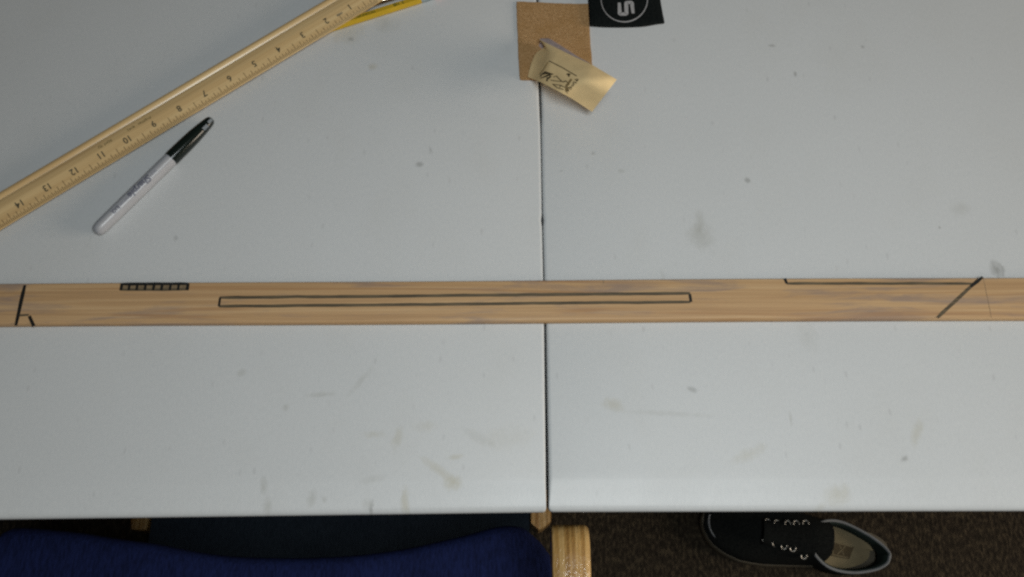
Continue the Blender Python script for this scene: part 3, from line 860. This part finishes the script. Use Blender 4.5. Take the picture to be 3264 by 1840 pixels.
def side_frame(xc):
    strip('armrest', xc, [(-.52, .0), (-.47, .30), (-.435, .58), (-.415, .625), (-.375, .645), (-.30, .650), (-.12, .650), (.0, .6505), (yf - .030, .650), (yf - .014, .6485), (yf - .004, .643), (yf + .001, .634), (yf + .002, .622)])
    strip('front_leg', xc, [(-.06, .372), (-.06, .2), (-.06, .0)])
side_frame(XR); side_frame(XL)
for poly in ([(1691, 1560), (1691, 1668), (1717, 1690), (1728, 1686), (1757, 1662), (1757, 1560)], [(414, 1560), (416, 1688), (440, 1691), (471, 1689), (476, 1660), (476, 1560)]):
    top_ = [P(x, y, .05) for x, y in poly]; n_ = len(top_)
    vs = [Vector((p.x, p.y, 0)) for p in top_] + [Vector((p.x, p.y, .047)) for p in top_]
    c_ = sum(top_, Vector()) / n_
    vs += [Vector((c_.x + (p.x - c_.x) * .93, c_.y + (p.y - c_.y) * .97, .05)) for p in top_]
    mesh('foot', vs, [tuple(reversed(range(n_)))] + grid_faces(3, n_, close_c=True) + [tuple(range(2 * n_, 3 * n_))], M_ply, chair, True)
front_px = [(0, 1678), (105, 1681), (245, 1695), (350, 1712), (490, 1731), (594, 1752), (700, 1768), (800, 1774), (900, 1776), (1020, 1774), (1150, 1765), (1280, 1748), (1400, 1722), (1500, 1698), (1554, 1682), (1609, 1672), (1650, 1675), (1677, 1684), (1704, 1708), (1725, 1727), (1740, 1748), (1754, 1766)]
fr = [P(-330, 1690, SZ - .004), P(-150, 1680, SZ - .004)] + [P(x, y, SZ - .004) for x, y in front_px]
xr_in = .0412; xl_in = XL + AW / 2 - .004
fr = [Vector((min(p.x, xr_in - .0005 + max(0, 0)), p.y, p.z)) for p in fr]
fr2 = [p for p in catmull(fr, 3)]
xs_l = XL - .012
fr2 = [Vector((max(xs_l, min(xr_in, p.x)), p.y, p.z)) for p in fr2]
keep = [fr2[0]]
for p in fr2[1:]:
    if p.x - keep[-1].x > .0008: keep.append(p)
# the right-hand corner is carried on round to the side under the arm
last = keep[-1]; keep += [Vector((last.x + (xr_in - last.x) * .6, last.y - .006, 0)), Vector((xr_in, last.y - .016, 0))]
vs = []
for p in keep:
    yf = p.y
    for y, z in ((yf - .012, SZ - .075), (yf, SZ - .062), (yf, SZ - .018), (yf - .0012, SZ - .010), (yf - .004, SZ - .004), (yf - .009, SZ - .0008), (yf - .016, SZ), (-.15, SZ + .002), (-.38, SZ), (-.40, SZ - .02), (-.40, SZ - .07)):
        vs.append((p.x, y, z))
fs = grid_faces(len(keep), 11, close_c=True) + [tuple(range(11)), tuple((len(keep) - 1) * 11 + k for k in range(11))]
o = mesh('seat', vs, fs, M_blue, chair, True); flat_smooth(o, 50)
v, f = box((P(480, 1680, .135).x, -.12, .051), (P(1688, 1680, .135).x, .20, .135)); mesh('lower_panel', v, f, M_teal, chair, True)
v, f = box((XL + AW / 2 + .001, -.34, .352), (XR - AW / 2 - .001, -.30, .374)); mesh('seat_rail', v, f, M_ply, chair, True)
v, f = box((XL + AW / 2 + .001, -.07, .352), (XR - AW / 2 - .001, -.03, .374)); mesh('seat_rail', v, f, M_ply, chair, True)
vs = []
for i in range(9):
    t = i / 8; x = xl_in + (xr_in - xl_in) * t; bow = -.03 * math.sin(math.pi * t)
    for y, z in ((-.425, .50), (-.435, .52), (-.47, .80), (-.475, .82), (-.50, .81), (-.485, .79), (-.455, .51)):
        vs.append((x, y + bow, z))
fs = grid_faces(9, 7, close_c=True) + [tuple(range(7)), tuple(range(56, 63))]
o = mesh('backrest', vs, fs, M_blue, chair, True); flat_smooth(o, 50)

# ------------------------------------------------------------------ shoe
heel = P(2846, 1766, .0); toe = P(2236, 1660, .0)
heel = P(2838, 1765, .03); toe = P(2236, 1656, .02); heel.z = toe.z = 0
shoe = thing('suede_shoe', 'empty black suede lace up shoe with tan insole on the brown carpet', 'shoe', frame(heel, toe - heel))
SL = (toe - heel).length
print('shoe length', SL)
SI = shoe.matrix_basis.inverted()
wid = [(0, .003), (.012, .012), (.04, .021), (.10, .027), (.25, .031), (.40, .035), (.55, .042), (.68, .048), (.78, .0485), (.87, .043), (.93, .034), (.97, .023), (.992, .011), (1, .002)]
def sw(s):
    for (a, wa), (b_, wb) in zip(wid[:-1], wid[1:]):
        if a <= s <= b_: return wa + (wb - wa) * (s - a) / (b_ - a)
    return .002
stations = [0, .006, .015, .03, .06, .1, .18, .26, .34, .42, .5, .58, .66, .72, .78, .84, .89, .93, .96, .98, .992, 1]
ctr = lambda s: .004 * math.sin(math.pi * s) 
ringL = [(s * SL, ctr(s) + sw(s)) for s in stations]; ringR = [(s * SL, ctr(s) - sw(s)) for s in reversed(stations)]
ring = ringL + ringR; n = len(ring); vs = []
for k, z in ((1.0, 0), (1.02, .004), (1.03, .014), (1.03, .022), (1.0, .026), (.6, .026)):
    for x, y in ring: vs.append(((x - SL / 2) * (k if k < .9 else 1 + (k - 1) * .4) + SL / 2, y * k, z))
fs = [tuple(reversed(range(n)))] + grid_faces(6, n, close_c=True) + [tuple(range(5 * n, 6 * n))]
o = mesh('sole', vs, fs, M_sole, shoe); flat_smooth(o, 50)
# vamp and quarters in front of the opening
hts = [(.40, .088), (.5, .084), (.6, .074), (.7, .062), (.8, .053), (.9, .044), (.96, .037), (1.0, .028)]
def sh(s):
    for (a, wa), (b_, wb) in zip(hts[:-1], hts[1:]):
        if a <= s <= b_: return wa + (wb - wa) * (s - a) / (b_ - a)
    return .03
vs = []; st = [.405, .44, .48, .54, .6, .66, .72, .78, .84, .89, .93, .96, .98, .992]
NK = 17
for s in st:
    w = sw(s) * .985; h = sh(s)
    for k in range(NK):
        a = math.pi * k / (NK - 1)
        cx = math.cos(a); sx_ = math.sin(a)
        vs.append((s * SL - (.012 * sx_ if s < .45 else 0), ctr(s) + w * math.copysign(abs(cx) ** .75, cx), .022 + (h - .022) * sx_ ** .8))
fs = grid_faces(len(st), NK) + [tuple((len(st) - 1) * NK + k for k in range(NK))]
o = mesh('vamp', vs, fs, M_suede, shoe); flat_smooth(o, 60)
rim_px = [(2588, 1682), (2612, 1668), (2640, 1660), (2672, 1662), (2705, 1673), (2745, 1693), (2785, 1717), (2818, 1743), (2834, 1763), (2835, 1776), (2828, 1795), (2806, 1810), (2778, 1819), (2740, 1825), (2705, 1825), (2665, 1818), (2632, 1803), (2605, 1778), (2586, 1750), (2570, 1738)]
def rimz(i):
    t = i / (len(rim_px) - 1); d = abs(t - .47) * 2
    return .076 - .010 * math.sin(math.pi * min(1, d)) + .010 * max(0, d - .5)
rim = [P(x, y, rimz(i)) for i, (x, y) in enumerate(rim_px)]
rim = catmull(rim, 4)
rl = [SI @ p for p in rim]
vs = []
for p in rl:
    s = max(0.0, min(1.0, p.x / SL))
    cen = Vector((max(.035, p.x * .75 + .02), ctr(s), 0))
    d = Vector((p.x, p.y, 0)) - cen; d.normalize()
    base = Vector((p.x, p.y, 0)) - d * 0.001
    lim = sw(s)
    mid = p + d * .0022; mid.z = p.z * .55 + .01
    low = p + d * .0012; low.z = .022
    inn = p - d * .0035; inn2 = p - d * .0045; inn2.z = p.z * .5 + .018; inn3 = p - d * .0055; inn3.z = .040
    vs += [low, mid, Vector((p.x, p.y, p.z)) + d * .0008, p - d * .0012 + Vector((0, 0, .0012)), inn, inn2, inn3]
k = 7
fs = grid_faces(len(rl), k)
mats_idx = []
for i in range(len(rl) - 1):
    mats_idx += [0, 0, 0, 1, 1, 1]
o = mesh('quarter', vs, fs, None, shoe, mats=[M_suede, M_lining], fmat=mats_idx); flat_smooth(o, 60)
v, f = tube([p + Vector((0, 0, .0008)) for p in rl], .0021, 8); o = mesh('collar_piping', v, f, M_pipe, shoe); flat_smooth(o)
ins = [(p + (Vector((.075, -.001, 0)) - p) * (.05 + .22 * max(0, 1 - p.x / .075) + (.10 if p.y > .004 else 0))) for p in rl]; n = len(ins)
vs = [(p.x, p.y, .0460) for p in ins] + [((p.x - .07) * .8 + .07, p.y * .8, .0440) for p in ins]
o = mesh('insole', vs, grid_faces(2, n, close_c=True) + [tuple(range(n, 2 * n))], M_insole, shoe); flat_smooth(o)
def q(px, py): return P(px, py, .0452)
st4 = [q(2646, 1724), q(2650, 1772), q(2707, 1783), q(2722, 1744)]
o = mesh('insole_stamp', st4, [(0, 1, 2, 3)], M_logo, shoe, True)
lines = []
for a, b_ in (((2652, 1728), (2717, 1744)), ((2653, 1768), (2704, 1778)), ((2652, 1730), (2656, 1768)), ((2676, 1738), (2690, 1770)), ((2695, 1742), (2668, 1768))):
    v, f = stroke([P(*a, .0454), P(*b_, .0454)], .0012, .0001); lines.append((v, f))
v, f = join(lines); mesh('stamp_line', v, f, M_insole, shoe, True)
# tongue
ta, tb = P(2440, 1694, .088), P(2604, 1716, .096)
vs = []
for i in range(7):
    t = i / 6; p = ta.lerp(tb, t); p.z = .082 + .014 * t
    hw = .017 + .006 * t
    ax = (tb - ta).normalized(); sd = Vector((-ax.y, ax.x, 0)).normalized()
    for k_ in range(7):
        r = (k_ - 3) / 3
        vs.append(p + sd * hw * r + Vector((0, 0, -.006 * r * r)))
nb = len(vs)
vs2 = vs + [v_ - Vector((0, 0, .004)) for v_ in vs]
fs = grid_faces(7, 7) + grid_faces(7, 7, off=nb)
per = [i * 7 for i in range(7)] + [42 + j for j in range(1, 7)] + [i * 7 + 6 for i in range(5, -1, -1)] + [j for j in range(5, 0, -1)]
for a, b_ in zip(per, per[1:] + per[:1]): fs.append((a, b_, b_ + nb, a + nb))
o = mesh('tongue', vs2, fs, M_suede, shoe, True); flat_smooth(o, 60)
ey = [(2447, 1664, .072), (2477, 1667, .077), (2511, 1669, .082), (2538, 1669, .086), (2568, 1668, .088), (2440, 1722, .072), (2471, 1732, .077), (2499, 1741, .081), (2527, 1748, .084), (2562, 1772, .072)]
for i, (x, y, z) in enumerate(ey):
    c0 = P(x, y, z + .003); lean = (.45 if i < 5 else -.45)
    pts = []
    for k_ in range(14):
        a = 2 * math.pi * k_ / 14
        pts.append(c0 + Vector((.0042 * math.cos(a), .0042 * math.sin(a), -.0042 * math.sin(a) * lean)))
    arc = []          # the lip shows only on the side away from the tongue
    for k_ in range(12):
        a = (math.pi if i >= 5 else 0) + math.radians(-25 + 230 * k_ / 11)
        arc.append(c0 + Vector((.0042 * math.cos(a), .0042 * math.sin(a), -.0042 * math.sin(a) * lean)))
    v, f = tube(arc, [.0005] + [.0012] * 10 + [.0005], 6); flat_smooth(mesh('eyelet', v, f, M_eyelet, shoe, True), 80)
    c1 = c0 - Vector((0, 0, .0006))
    vs = [c1 + (p - c0) * .85 for p in pts]; mesh('eyelet_hole', vs, [tuple(range(14))], M_felt, shoe, True)
tp = [(2262, 1640), (2259, 1662), (2263, 1684), (2272, 1702), (2284, 1716), (2297, 1727)]
v, f = tube(catmull([P(x, y, .036) for x, y in tp], 4), .0013, 8); flat_smooth(mesh('toe_piping', v, f, M_pipe, shoe, True))
